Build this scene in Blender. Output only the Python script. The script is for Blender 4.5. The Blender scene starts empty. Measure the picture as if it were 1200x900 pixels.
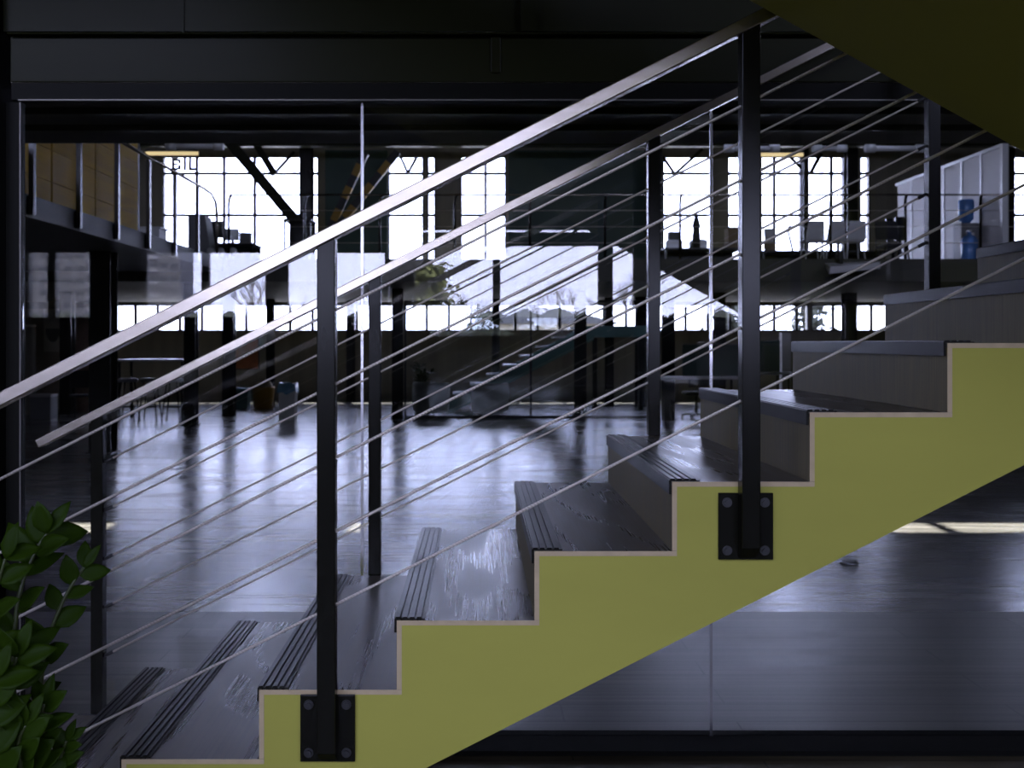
import bpy, bmesh, math, random
from mathutils import Vector, Matrix
S = bpy.context.scene
COL = S.collection
R = math.radians
EYE = 1.4625            # eye height above the floor
F = 1225.0              # focal length, in pixels of the 1200 px wide frame

def at(px, py, Y):
    """a point of the photograph at depth Y, in metres (floor is z = 0)"""
    return Vector(((px - 560) * Y / F, Y, EYE + (402 - py) * Y / F))
def ax(px, Y): return (px - 560) * Y / F
def az(py, Y): return EYE + (402 - py) * Y / F

# ------------------------------------------------------------------ materials
def new_mat(name):
    m = bpy.data.materials.new(name); m.use_nodes = True
    nt = m.node_tree
    return m, nt, nt.nodes['Principled BSDF']
def plain(name, col, rough=.5, metal=0., spec=.5, noise=0., scale=8., bump=0., stretch=(1, 1, 1), emit=None, es=0., var=0.):
    m, nt, b = new_mat(name)
    b.inputs['Base Color'].default_value = (*col, 1)
    b.inputs['Roughness'].default_value = rough
    b.inputs['Metallic'].default_value = metal
    b.inputs['Specular IOR Level'].default_value = spec
    if noise or bump or var:
        tc = nt.nodes.new('ShaderNodeTexCoord'); mp = nt.nodes.new('ShaderNodeMapping')
        mp.inputs['Scale'].default_value = stretch
        nz = nt.nodes.new('ShaderNodeTexNoise'); nz.inputs['Scale'].default_value = scale; nz.inputs['Detail'].default_value = 5
        nt.links.new(tc.outputs['Object'], mp.inputs[0]); nt.links.new(mp.outputs[0], nz.inputs['Vector'])
        if noise:
            rp = nt.nodes.new('ShaderNodeMapRange')
            rp.inputs['To Min'].default_value = 1 - noise; rp.inputs['To Max'].default_value = 1 + noise
            mx = nt.nodes.new('ShaderNodeVectorMath'); mx.operation = 'SCALE'
            mx.inputs[0].default_value = col
            nt.links.new(nz.outputs[0], rp.inputs[0]); nt.links.new(rp.outputs[0], mx.inputs['Scale'])
            nt.links.new(mx.outputs[0], b.inputs['Base Color'])
        if var:
            rr = nt.nodes.new('ShaderNodeMapRange')
            rr.inputs['To Min'].default_value = rough - var; rr.inputs['To Max'].default_value = rough + var
            nt.links.new(nz.outputs[0], rr.inputs[0]); nt.links.new(rr.outputs[0], b.inputs['Roughness'])
        if bump:
            bp = nt.nodes.new('ShaderNodeBump'); bp.inputs['Strength'].default_value = bump; bp.inputs['Distance'].default_value = .01
            nt.links.new(nz.outputs[0], bp.inputs['Height']); nt.links.new(bp.outputs[0], b.inputs['Normal'])
    if emit:
        b.inputs['Emission Color'].default_value = (*emit, 1); b.inputs['Emission Strength'].default_value = es
    return m

def glass_mat(name, tint=(.93, .95, .95), base=.045):
    m = bpy.data.materials.new(name); m.use_nodes = True
    nt = m.node_tree; nt.nodes.clear()
    out = nt.nodes.new('ShaderNodeOutputMaterial'); mix = nt.nodes.new('ShaderNodeMixShader')
    tr = nt.nodes.new('ShaderNodeBsdfTransparent'); tr.inputs[0].default_value = (*tint, 1)
    gl = nt.nodes.new('ShaderNodeBsdfGlossy'); gl.inputs['Roughness'].default_value = 0; gl.inputs[0].default_value = (1, 1, 1, 1)
    lw = nt.nodes.new('ShaderNodeLayerWeight'); lw.inputs[0].default_value = .5
    pw = nt.nodes.new('ShaderNodeMath'); pw.operation = 'POWER'; pw.inputs[1].default_value = 5
    ma = nt.nodes.new('ShaderNodeMath'); ma.operation = 'MULTIPLY_ADD'; ma.inputs[1].default_value = .9; ma.inputs[2].default_value = base
    nt.links.new(lw.outputs['Facing'], pw.inputs[0]); nt.links.new(pw.outputs[0], ma.inputs[0])
    nt.links.new(ma.outputs[0], mix.inputs[0]); nt.links.new(tr.outputs[0], mix.inputs[1]); nt.links.new(gl.outputs[0], mix.inputs[2])
    nt.links.new(mix.outputs[0], out.inputs[0])
    return m

def wood_mat(name, dark, light, axis, rough=(.25, .5), grain=7., plank=None, bump=.25, spec=.5, coat=0., ring=.16):
    """streaky stained timber, grain along AXIS; optional plank seams (length, width)"""
    m, nt, b = new_mat(name)
    N, L = nt.nodes, nt.links
    tc = N.new('ShaderNodeTexCoord'); oi = N.new('ShaderNodeObjectInfo')
    add = N.new('ShaderNodeVectorMath'); add.operation = 'ADD'
    rv = N.new('ShaderNodeCombineXYZ'); rm = N.new('ShaderNodeMath'); rm.operation = 'MULTIPLY'; rm.inputs[1].default_value = 37
    L.new(oi.outputs['Random'], rm.inputs[0])
    for k in range(3): L.new(rm.outputs[0], rv.inputs[k])
    L.new(tc.outputs['Object'], add.inputs[0]); L.new(rv.outputs[0], add.inputs[1])
    mp = N.new('ShaderNodeMapping'); sc = [grain * 28] * 3; sc[axis] = grain * .45; mp.inputs['Scale'].default_value = sc
    L.new(add.outputs[0], mp.inputs[0])
    nz = N.new('ShaderNodeTexNoise'); nz.inputs['Scale'].default_value = 1.; nz.inputs['Detail'].default_value = 7; nz.inputs['Distortion'].default_value = .15
    L.new(mp.outputs[0], nz.inputs['Vector'])
    mp2 = N.new('ShaderNodeMapping'); sc2 = [grain * .7] * 3; sc2[axis] = grain * .12; mp2.inputs['Scale'].default_value = sc2
    L.new(add.outputs[0], mp2.inputs[0])
    wv = N.new('ShaderNodeTexNoise'); wv.inputs['Scale'].default_value = 1.; wv.inputs['Detail'].default_value = 2; wv.inputs['Distortion'].default_value = .6
    L.new(mp2.outputs[0], wv.inputs['Vector'])
    mul = N.new('ShaderNodeMath'); mul.operation = 'MULTIPLY'; mul.inputs[1].default_value = 34
    sn = N.new('ShaderNodeMath'); sn.operation = 'SINE'
    L.new(wv.outputs[0], mul.inputs[0]); L.new(mul.outputs[0], sn.inputs[0])
    ad = N.new('ShaderNodeMath'); ad.operation = 'MULTIPLY_ADD'; ad.inputs[1].default_value = ring
    L.new(sn.outputs[0], ad.inputs[0]); L.new(nz.outputs[0], ad.inputs[2])
    cr = N.new('ShaderNodeValToRGB')
    cr.color_ramp.elements[0].position = .3; cr.color_ramp.elements[0].color = (*dark, 1)
    cr.color_ramp.elements[1].position = .72; cr.color_ramp.elements[1].color = (*light, 1)
    L.new(ad.outputs[0], cr.inputs[0])
    col = cr.outputs[0]
    height = ad.outputs[0]
    if plank:
        br = N.new('ShaderNodeTexBrick'); br.inputs['Scale'].default_value = 1
        br.inputs['Brick Width'].default_value = plank[0]; br.inputs['Row Height'].default_value = plank[1]
        br.inputs['Mortar Size'].default_value = .004; br.inputs['Mortar Smooth'].default_value = .1
        br.inputs['Color1'].default_value = (.75, .75, .75, 1); br.inputs['Color2'].default_value = (1.1, 1.1, 1.1, 1); br.inputs['Mortar'].default_value = (.35, .35, .35, 1)
        br.offset = .37; br.offset_frequency = 2
        L.new(tc.outputs['Object'], br.inputs['Vector'])
        mm = N.new('ShaderNodeMix'); mm.data_type = 'RGBA'; mm.blend_type = 'MULTIPLY'; mm.inputs[0].default_value = 1
        L.new(col, mm.inputs[6]); L.new(br.outputs[0], mm.inputs[7]); col = mm.outputs[2]
    L.new(col, b.inputs['Base Color'])
    mr = N.new('ShaderNodeMapRange'); mr.inputs['From Min'].default_value = .25; mr.inputs['From Max'].default_value = .75
    mr.inputs['To Min'].default_value = rough[0]; mr.inputs['To Max'].default_value = rough[1]
    L.new(ad.outputs[0], mr.inputs[0]); L.new(mr.outputs[0], b.inputs['Roughness'])
    if bump:
        bp = N.new('ShaderNodeBump'); bp.inputs['Strength'].default_value = bump; bp.inputs['Distance'].default_value = .004
        L.new(nz.outputs[0], bp.inputs['Height']); L.new(bp.outputs[0], b.inputs['Normal'])
    b.inputs['Specular IOR Level'].default_value = spec
    b.inputs['Coat Weight'].default_value = coat; b.inputs['Coat Roughness'].default_value = (rough[0] + rough[1]) / 2
    return m

def cable_mat():
    m, nt, b = new_mat('twisted_steel_cable')
    tc = nt.nodes.new('ShaderNodeTexCoord'); wv = nt.nodes.new('ShaderNodeTexWave')
    wv.inputs['Scale'].default_value = 60; wv.bands_direction = 'DIAGONAL'
    nt.links.new(tc.outputs['Object'], wv.inputs[0])
    bp = nt.nodes.new('ShaderNodeBump'); bp.inputs['Strength'].default_value = .6; bp.inputs['Distance'].default_value = .002
    nt.links.new(wv.outputs[1], bp.inputs['Height']); nt.links.new(bp.outputs[0], b.inputs['Normal'])
    b.inputs['Base Color'].default_value = (.80, .73, .62, 1); b.inputs['Metallic'].default_value = .6; b.inputs['Roughness'].default_value = .45
    return m

M = {}
M['green'] = plain('green_paint', (.375, .362, .060), .6, spec=.3, noise=.06, scale=3, bump=.05, stretch=(1, 1, 3))
M['ply'] = plain('pale_board_edge', (.47, .37, .21), .6, noise=.2, scale=30)
M['tread'] = wood_mat('dark_tread_wood', (.022, .0175, .0105), (.078, .065, .043), 1, (.26, .36), 6.5, bump=.0, spec=.38, ring=.2)
M['riser'] = wood_mat('dark_riser_wood', (.105, .084, .034), (.19, .155, .070), 2, (.45, .6), 9., bump=.06, spec=.3, ring=.06)
M['nosing'] = plain('black_ribbed_rubber', (.006, .006, .004), .33, spec=.16)
M['steel'] = plain('black_steel', (.006, .006, .0035), .22, metal=0., spec=.2, noise=.2, scale=6, stretch=(1, 1, .2), bump=.04)
M['rail'] = plain('brushed_stainless', (.66, .59, .50), .25, metal=1., bump=.02, scale=14, stretch=(.3, 6, 6), var=.05)
def brushed(m):
    nt = m.node_tree; b = nt.nodes['Principled BSDF']; tg = nt.nodes.new('ShaderNodeTangent'); tg.direction_type = 'RADIAL'; tg.axis = 'X'
    b.inputs['Anisotropic'].default_value = .4; nt.links.new(tg.outputs[0], b.inputs['Tangent'])
brushed(M['rail'])
M['cable'] = cable_mat()
M['bolt'] = plain('bolt_steel', (.05, .05, .05), .4, metal=.6)
M['glass'] = glass_mat('partition_glass')
M['window_glass'] = glass_mat('window_glass', (.95, .96, .97), .04)
M['joint'] = plain('aluminium_joint', (.72, .72, .75), .25, metal=1.)
M['beam'] = plain('painted_beam', (.0145, .016, .0045), .40, spec=.10, noise=.25, scale=5, stretch=(.3, 1, 1))
M['channel'] = plain('dark_channel', (.007, .007, .005), .5, spec=.08)
M['lip'] = plain('worn_metal_lip', (.16, .15, .13), .45, metal=.6)
M['blackpaint'] = plain('black_wall_paint', (.006, .006, .005), .7, spec=.05)
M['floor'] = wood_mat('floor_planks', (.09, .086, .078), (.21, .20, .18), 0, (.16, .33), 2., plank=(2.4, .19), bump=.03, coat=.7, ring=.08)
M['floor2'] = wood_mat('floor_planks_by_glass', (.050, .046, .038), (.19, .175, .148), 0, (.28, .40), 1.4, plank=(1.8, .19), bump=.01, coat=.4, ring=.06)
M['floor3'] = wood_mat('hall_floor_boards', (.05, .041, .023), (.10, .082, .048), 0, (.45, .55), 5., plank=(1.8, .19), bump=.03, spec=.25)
M['ceil'] = plain('dark_ceiling', (.030, .030, .026), .7, noise=.2, scale=2)
M['wall'] = plain('dark_plaster', (.070, .067, .052), .7, noise=.2, scale=3, stretch=(1, 1, .2))
M['hall_wall'] = plain('hall_plaster', (.16, .15, .13), .7, noise=.1, scale=2)
M['stripes'] = plain('dark_board_cladding', (.22, .20, .15), .6, noise=.5, scale=2.5, stretch=(1.5, 1, .02))
M['teal'] = plain('dark_teal_board', (.022, .060, .045), .5, noise=.2, scale=2)
M['teal_paint'] = plain('teal_stair_paint', (.10, .27, .22), .4)
M['frame'] = plain('window_frame_paint', (.020, .021, .022), .5)
M['panelwood'] = wood_mat('yellow_wood_panels', (.46, .27, .02), (.56, .34, .03), 1, (.5, .65), 3., bump=.05, spec=.06)
M['white'] = plain('white_paint', (.78, .78, .76), .25)
M['whitepanel'] = plain('white_panel', (.60, .57, .55), .5, noise=.05, scale=2)
M['grey'] = plain('grey_laminate', (.20, .20, .20), .5)
M['slabgrey'] = plain('slab_edge_grey', (.09, .09, .085), .6, noise=.2, scale=2)
M['steelgrey'] = plain('grey_post_paint', (.05, .05, .052), .22, spec=.9)
M['slabdark'] = plain('dark_slab_paint', (.055, .053, .038), .7, noise=.2, scale=2)
M['dark'] = plain('dark_plastic', (.018, .018, .018), .45)
M['chairfab'] = plain('dark_fabric', (.03, .03, .032), .8)
M['tube'] = plain('tube_diffuser', (.75, .74, .72), .4)
M['warm'] = plain('lit_warm_strip', (.8, .7, .45), .5, emit=(1., .74, .36), es=.9)
M['card'] = plain('cardboard', (.30, .22, .12), .8, noise=.1)
M['bluebottle'] = plain('blue_water_bottle', (.12, .28, .62), .15, spec=.6)
M['yellow'] = plain('yellow_plastic', (.42, .22, .02), .5)
M['orange'] = plain('orange_print', (.30, .09, .03), .7, noise=.5, scale=6)
M['tealbox'] = plain('teal_plastic', (.02, .09, .09), .5)
M['bag'] = plain('bin_bag', (.16, .34, .46), .25, noise=.3, scale=12)
M['binwhite'] = plain('bin_white', (.75, .72, .64), .5)
M['tub'] = plain('pale_upholstery', (.45, .47, .41), .7, noise=.15, scale=14)
M['brick'] = plain('brown_brick', (.42, .28, .21), .8, noise=.5, scale=20)
M['lowwall'] = plain('brown_low_wall', (.42, .35, .24), .7, noise=.2, scale=3)
M['poster'] = plain('faded_poster', (.75, .68, .52), .6, noise=.2, scale=4)
M['leaf'] = plain('zz_leaf', (.016, .034, .002), .45, noise=.35, scale=9, spec=.05)
M['stem'] = plain('zz_stem', (.04, .055, .014), .45, noise=.2, scale=20)
M['pot'] = plain('dark_planter', (.05, .05, .05), .5, noise=.1)
M['soil'] = plain('potting_soil', (.03, .022, .016), .9, noise=.5, scale=60, bump=.5)
M['ground'] = plain('outside_ground', (.20, .19, .17), .9, noise=.2, scale=.3)
M['bark'] = plain('bare_branches', (.060, .050, .042), .9)
M['bush'] = plain('spring_foliage', (.085, .095, .022), .8, noise=.4, scale=1.5)
M['hedge'] = plain('dark_hedge', (.022, .026, .016), .9, noise=.5, scale=3)
M['block'] = plain('grey_apartment_render', (.075, .075, .085), .8, noise=.1, scale=1)
M['blockdark'] = plain('dark_apartment_window', (.02, .022, .03), .6)
M['blockpale'] = plain('pale_apartment_trim', (.15, .15, .17), .8)
M['fence'] = plain('pale_fence_steel', (.45, .44, .43), .6)
M['hazard'] = plain('hazard_yellow', (.45, .26, .02), .5)
M['letters'] = plain('grey_letters', (.05, .05, .06), .6)
M['screen'] = plain('screen_glass', (.012, .014, .016), .15)

# ------------------------------------------------------------------ mesh builder
def world_loc(o):
    v = Vector((0, 0, 0))
    while o is not None:
        v += o.location; o = o.parent
    return v

class MB:
    def __init__(self): self.bm = bmesh.new()
    def _hexa(self, P, mi):
        v = [self.bm.verts.new(p) for p in P]
        for f in ((0, 3, 2, 1), (4, 5, 6, 7), (0, 1, 5, 4), (1, 2, 6, 5), (2, 3, 7, 6), (3, 0, 4, 7)):
            self.bm.faces.new([v[i] for i in f]).material_index = mi
        return v
    def box(self, x0, x1, y0, y1, z0, z1, mi=0):
        if x0 > x1: x0, x1 = x1, x0
        if y0 > y1: y0, y1 = y1, y0
        if z0 > z1: z0, z1 = z1, z0
        self._hexa([(x0, y0, z0), (x1, y0, z0), (x1, y1, z0), (x0, y1, z0), (x0, y0, z1), (x1, y0, z1), (x1, y1, z1), (x0, y1, z1)], mi)
        return self
    def bar(self, p, q, w, h, mi=0, up=(0, 0, 1)):
        """rectangular bar from p to q, w across, h in the up direction"""
        p, q = Vector(p), Vector(q); d = (q - p).normalized(); u = Vector(up)
        if abs(d.dot(u)) > .99: u = Vector((0, 1, 0))
        a = d.cross(u).normalized(); b = a.cross(d).normalized()
        a *= w / 2; b *= h / 2
        self._hexa([p - a - b, q - a - b, q + a - b, p + a - b, p - a + b, q - a + b, q + a + b, p + a + b], mi)
        return self
    def prism(self, prof, y0, y1, mi=0, end=None):
        """XZ outline pushed from y0 to y1; END = material of the two end faces"""
        a = [self.bm.verts.new((x, y0, z)) for x, z in prof]; b = [self.bm.verts.new((x, y1, z)) for x, z in prof]
        n = len(prof); e = mi if end is None else end
        self.bm.faces.new(a).material_index = e; self.bm.faces.new(list(reversed(b))).material_index = e
        for i in range(n):
            j = (i + 1) % n
            self.bm.faces.new([a[j], a[i], b[i], b[j]]).material_index = mi
        return self
    def tube(self, pts, r, n=8, mi=0):
        pts = [Vector(p) for p in pts]; rr = r if isinstance(r, (list, tuple)) else [r] * len(pts)
        rings = []
        for i, p in enumerate(pts):
            d = (pts[min(i + 1, len(pts) - 1)] - pts[max(i - 1, 0)]).normalized()
            u = Vector((0, 1, 0)) if abs(d.y) < .9 else Vector((1, 0, 0))
            a = d.cross(u).normalized(); b = a.cross(d).normalized()
            rings.append([self.bm.verts.new(p + rr[i] * (math.cos(t) * a + math.sin(t) * b)) for t in (2 * math.pi * k / n for k in range(n))])
        for A, B in zip(rings, rings[1:]):
            for k in range(n):
                f = self.bm.faces.new([A[k], A[(k + 1) % n], B[(k + 1) % n], B[k]]); f.smooth = True; f.material_index = mi
        self.bm.faces.new(list(reversed(rings[0]))).material_index = mi; self.bm.faces.new(rings[-1]).material_index = mi
        return self
    def lathe(self, c, prof, n=20, mi=0, arc=(0, 2 * math.pi)):
        c = Vector(c); full = abs(arc[1] - arc[0] - 2 * math.pi) < 1e-6
        cnt = n if full else n + 1
        rings = [[self.bm.verts.new(c + Vector((r * math.cos(t), r * math.sin(t), z))) for t in (arc[0] + (arc[1] - arc[0]) * k / n for k in range(cnt))] for r, z in prof]
        for A, B in zip(rings, rings[1:]):
            for k in range(n):
                f = self.bm.faces.new([A[k], A[(k + 1) % cnt], B[(k + 1) % cnt], B[k]]); f.smooth = True; f.material_index = mi
        if full:
            if prof[0][0] > 1e-6: self.bm.faces.new(list(reversed(rings[0]))).material_index = mi
            if prof[-1][0] > 1e-6: self.bm.faces.new(rings[-1]).material_index = mi
        return self
    def ball(self, c, r, n=12, sz=1., mi=0):
        m = n // 2
        return self.lathe(c, [(max(1e-4, r * math.sin(math.pi * k / m)), -sz * r * math.cos(math.pi * k / m)) for k in range(m + 1)], n, mi)
    def leaf(self, base, direc, normal, L, W, mi=0, fold=.25, curl=.15):
        d = Vector(direc).normalized(); s = d.cross(Vector(normal)).normalized(); nn = s.cross(d).normalized()
        base = Vector(base); rows = []
        for k, (t, w) in enumerate(((0, .06), (.15, .62), (.35, 1), (.58, .92), (.8, .55), (1, .02))):
            c = base + d * L * t - nn * curl * L * t * t
            rows.append([self.bm.verts.new(c + s * w * W / 2 * e + nn * fold * w * W / 2 * abs(e)) for e in (-1, -.5, 0, .5, 1)])
        for A, B in zip(rows, rows[1:]):
            for k in range(4):
                f = self.bm.faces.new([A[k], A[k + 1], B[k + 1], B[k]]); f.smooth = True; f.material_index = mi
        return self
    def build(self, name, mats, parent=None, bevel=0., base=None, recalc=True, solid=0.):
        if recalc: bmesh.ops.recalc_face_normals(self.bm, faces=self.bm.faces)
        if parent is not None: off = world_loc(parent)
        elif base is not None: off = Vector(base)
        else:
            vs = [v.co for v in self.bm.verts]
            lo = [min(v[i] for v in vs) for i in range(3)]; hi = [max(v[i] for v in vs) for i in range(3)]
            off = Vector(((lo[0] + hi[0]) / 2, (lo[1] + hi[1]) / 2, lo[2]))
        for v in self.bm.verts: v.co -= off
        me = bpy.data.meshes.new(name); self.bm.to_mesh(me); self.bm.free()
        for m in (mats if isinstance(mats, (list, tuple)) else [mats]): me.materials.append(M[m] if isinstance(m, str) else m)
        o = bpy.data.objects.new(name, me); COL.objects.link(o)
        if parent is not None: o.parent = parent
        else: o.location = off
        if solid:
            sm = o.modifiers.new('thickness', 'SOLIDIFY'); sm.thickness = solid
        if bevel:
            bv = o.modifiers.new('bevel', 'BEVEL'); bv.width = bevel; bv.segments = 2; bv.limit_method = 'ANGLE'
        return o

def tag(o, label=None, cat=None, group=None, kind=None):
    if label: o['label'] = label
    if cat: o['category'] = cat
    if group: o['group'] = group
    if kind: o['kind'] = kind
    return o
def thing(name, loc, label, cat, group=None, kind=None, rz=0):
    o = bpy.data.objects.new(name, None); COL.objects.link(o); o.location = loc; o.rotation_euler.z = rz
    o.empty_display_size = .1
    return tag(o, label, cat, group, kind)
def struct(name, mb, mats, parent=None, bevel=0., label=None):
    o = mb.build(name, mats, parent, bevel)
    if parent is None: o['kind'] = 'structure'
    if label: o['label'] = label
    return o
def copy_tree(o, loc=None, rz=None, parent=None, label=None, group=None):
    c = o.copy(); COL.objects.link(c)
    if parent is not None: c.parent = parent
    if loc is not None: c.location = loc
    if rz is not None: c.rotation_euler.z = rz
    if label: c['label'] = label
    if group: c['group'] = group
    for ch in [k for k in o.children]: copy_tree(ch, parent=c)
    return c

# ================================================================== SETTING
X0, X1, YB, YF, ZC = -13., 15., -6., 27., 6.9     # building
YG = 3.85                                          # glass partition
struct('ground', MB().box(-400, 400, -400, 300, -.4, -.06), 'ground', label='open ground outside the building')
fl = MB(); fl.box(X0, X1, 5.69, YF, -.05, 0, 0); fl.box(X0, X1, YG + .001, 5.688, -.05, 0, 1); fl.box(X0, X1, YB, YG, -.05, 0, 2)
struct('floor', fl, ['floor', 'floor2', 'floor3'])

def wall_with_holes(name, y0, y1, xa, xb, za, zb, holes, mat):
    """holes: (x0, x1, z0, z1); the wall is cut into a grid around them"""
    xs = sorted({xa, xb, *[h[0] for h in holes], *[h[1] for h in holes]}); zs = sorted({za, zb, *[h[2] for h in holes], *[h[3] for h in holes]})
    mb = MB()
    for z, zz in zip(zs, zs[1:]):
        run = None
        for x, xx in zip(xs, xs[1:]):
            cx, cz = (x + xx) / 2, (z + zz) / 2
            hole = any(h[0] < cx < h[1] and h[2] < cz < h[3] for h in holes)
            if hole:
                if run: mb.box(run[0], run[1], y0, y1, z, zz); run = None
            else: run = (run[0], xx) if run else (x, xx)
        if run: mb.box(run[0], run[1], y0, y1, z, zz)
    return struct(name, mb, mat)

# far wall: upper windows (above the mezzanine) and a low strip of windows (below it)
UP = [(190, 352, (230, 262, 298)), (366, 373, ()), (455, 496, ()), (501, 510, ()), (540, 593, (569,)), (777, 835, ()), (853, 870, ()), (892, 940, (908,)),
      (947, 990, (975,)), (1008, 1020, ()), (1188, 1216, ())]
LOW = [(134, 470, tuple(range(158, 470, 26))), (474, 748, tuple(range(500, 748, 26))), (752, 948, tuple(range(778, 948, 26))), (951, 1042, (977, 1003, 1022))]
holes = [(ax(a, YF), ax(b, YF), az(322, YF), az(183, YF)) for a, b, _ in UP] + [(ax(a, YF), ax(b, YF), az(388, YF), az(357, YF)) for a, b, _ in LOW]
wall_with_holes('wall_north', YF, YF + .3, X0 - .3, X1 + .3, 0, ZC, holes, 'stripes')
wn = 5
def far_window(a, b, ya, yb, vs, hs):
    global wn
    x0, x1, z0, z1 = ax(a, YF), ax(b, YF), az(yb, YF), az(ya, YF)
    t = thing('window_%d' % wn, ((x0 + x1) / 2, YF + .05, z0), None, None, kind='structure'); wn += 1
    f = MB(); w = .035
    f.box(x0, x0 + w, YF + .03, YF + .1, z0, z1); f.box(x1 - w, x1, YF + .03, YF + .1, z0, z1)
    f.box(x0 + w, x1 - w, YF + .03, YF + .1, z0, z0 + w); f.box(x0 + w, x1 - w, YF + .03, YF + .1, z1 - w, z1)
    for v in vs: f.box(ax(v, YF) - .040, ax(v, YF) + .040, YF + .035, YF + .095, z0 + w, z1 - w)
    for h in hs: f.box(x0 + w, x1 - w, YF + .04, YF + .09, az(h, YF) - .038, az(h, YF) + .038)
    f.build('window_frame', 'frame', t)
    MB().box(x0 + w, x1 - w, YF + .06, YF + .068, z0 + w, z1 - w).build('pane', 'window_glass', t)
    return t
for i, (a, b, vs) in enumerate(UP):
    w = far_window(a, b, 183, 322, vs, (203, 252))
    if i == 0:
        L, k, ya, yb = MB(), .080, YF - .012, YF + .004       # block letters B I L
        xb, xi, xl, z0, z1 = ax(201, YF), ax(215, YF), ax(221, YF), az(200, YF), az(185.5, YF)
        zm = (z0 + z1) / 2 + .004; w_ = .19
        L.box(xb, xb + k, ya, yb, z0, z1); L.box(xb + k, xb + w_ - .02, ya, yb, z0, z0 + k); L.box(xb + k, xb + w_ - .02, ya, yb, z1 - k, z1); L.box(xb + k, xb + w_ - .02, ya, yb, zm - .03, zm + .03)
        L.box(xb + w_ - .02, xb + w_ + .06, ya, yb, z0 + .02, zm - .012); L.box(xb + w_ - .02, xb + w_ + .06, ya, yb, zm + .012, z1 - .02)
        L.box(xi, xi + k, ya, yb, z0, z1)
        L.box(xl, xl + k, ya, yb, z0, z1); L.box(xl + k, xl + .21, ya, yb, z0, z0 + k)
        lt = L.build('lettering', 'letters', w)
        lt['label'] = 'grey letters stuck high on the window glass'
for a, b, vs in LOW: far_window(a, b, 357, 388, vs, ())
for k, (a, b) in enumerate(((381, 454), (596, 760))):
    struct('trim_%d' % (20 + k), MB().box(ax(a, 26.9), ax(b, 26.9), 26.9, 26.98, 2.95, az(176, 26.9)), 'teal')

# wall behind the viewer, with the windows that the glass partition mirrors and added ones above
VD = 2 * YG - YB           # mirrored distance of that wall
def bx(px): return (px - 560) * VD / F
def bz(py): return EYE + (402 - py) * VD / F
BW = [(27, 108, 376, 291, (58,)), (166, 455, 376, 291, (239, 323)), (481, 880, 376, 283, (582, 714, 752)), (481, 760, 276, 264, ())]
bh = [(bx(a), bx(b), bz(c), bz(d)) for a, b, c, d, _ in BW]
hi = [(-11.5, -4.2, 4.95, 6.75), (-3.8, .6, 4.95, 6.75), (6.5, 12.6, 4.95, 6.75)]  # high windows out of view, added as key light on the stairs
wall_with_holes('wall_south', YB - .3, YB, X0 - .3, X1 + .3, 0, ZC, bh + hi, 'hall_wall')
for k, (x0, x1, z0, z1) in enumerate(bh + hi):
    t = thing('window_%d' % (60 + k), ((x0 + x1) / 2, YB - .1, z0), None, None, kind='structure')
    f = MB(); w = .05
    f.box(x0, x0 + w, YB - .15, YB - .05, z0, z1); f.box(x1 - w, x1, YB - .15, YB - .05, z0, z1)
    f.box(x0 + w, x1 - w, YB - .15, YB - .05, z0, z0 + w); f.box(x0 + w, x1 - w, YB - .15, YB - .05, z1 - w, z1)
    if k < len(BW):
        for v in BW[k][4]:
            ww = {323: .15, 714: .055, 752: .08}.get(v, .05)
            f.box(bx(v) - ww, bx(v) + ww, YB - .14, YB - .06, z0 + w, z1 - w)
    else:
        for q in (1, 2, 3): f.box(x0 + (x1 - x0) * q / 4 - .03, x0 + (x1 - x0) * q / 4 + .03, YB - .14, YB - .06, z0 + w, z1 - w)
    f.build('window_frame', 'frame', t)
    MB().box(x0 + w, x1 - w, YB - .10, YB - .092, z0 + w, z1 - w).build('pane', 'window_glass', t)

struct('wall_west', MB().box(X0 - .3, X0, YB, YF, 0, ZC), 'wall')
struct('wall_east', MB().box(X1, X1 + .3, YB, YF, 0, ZC), 'wall')
# roof, with unseen slots added and placed to throw the sun patches
SUN_E = R(50)
def roof_at(y): return y + ZC / math.tan(SUN_E)
sk = [(-3.45, -2.93), (-1.01, -.92), (3.22, 3.62), (3.74, 5.2)]
sy0, sy1 = roof_at(8.08), roof_at(8.52)
rf = MB(); rf.box(X0 - .3, X1 + .3, YB - .3, sy0, ZC, ZC + .04); rf.box(X0 - .3, X1 + .3, sy1, YF + .3, ZC, ZC + .04)
xs = [X0 - .3] + [v for a in sk for v in a] + [X1 + .3]
for a, b in zip(xs[::2], xs[1::2]): rf.box(a, b, sy0, sy1, ZC, ZC + .04)
struct('ceiling', rf, 'ceil')
# lower ceiling of the room behind the glass, down to its front edge
YL = 9.15; ZL = az(168, YL)
lc = MB(); lc.box(X0, X1, YG + .16, YL, ZL, ZL + .3)
struct('ceiling_low', lc, 'ceil')
for k, y in enumerate((7.75, 8.35)):
    struct('trim_%d' % (30 + k), MB().box(X0, X1, y, y + .10, ZL - .05, ZL - .002), 'beam')

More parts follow.
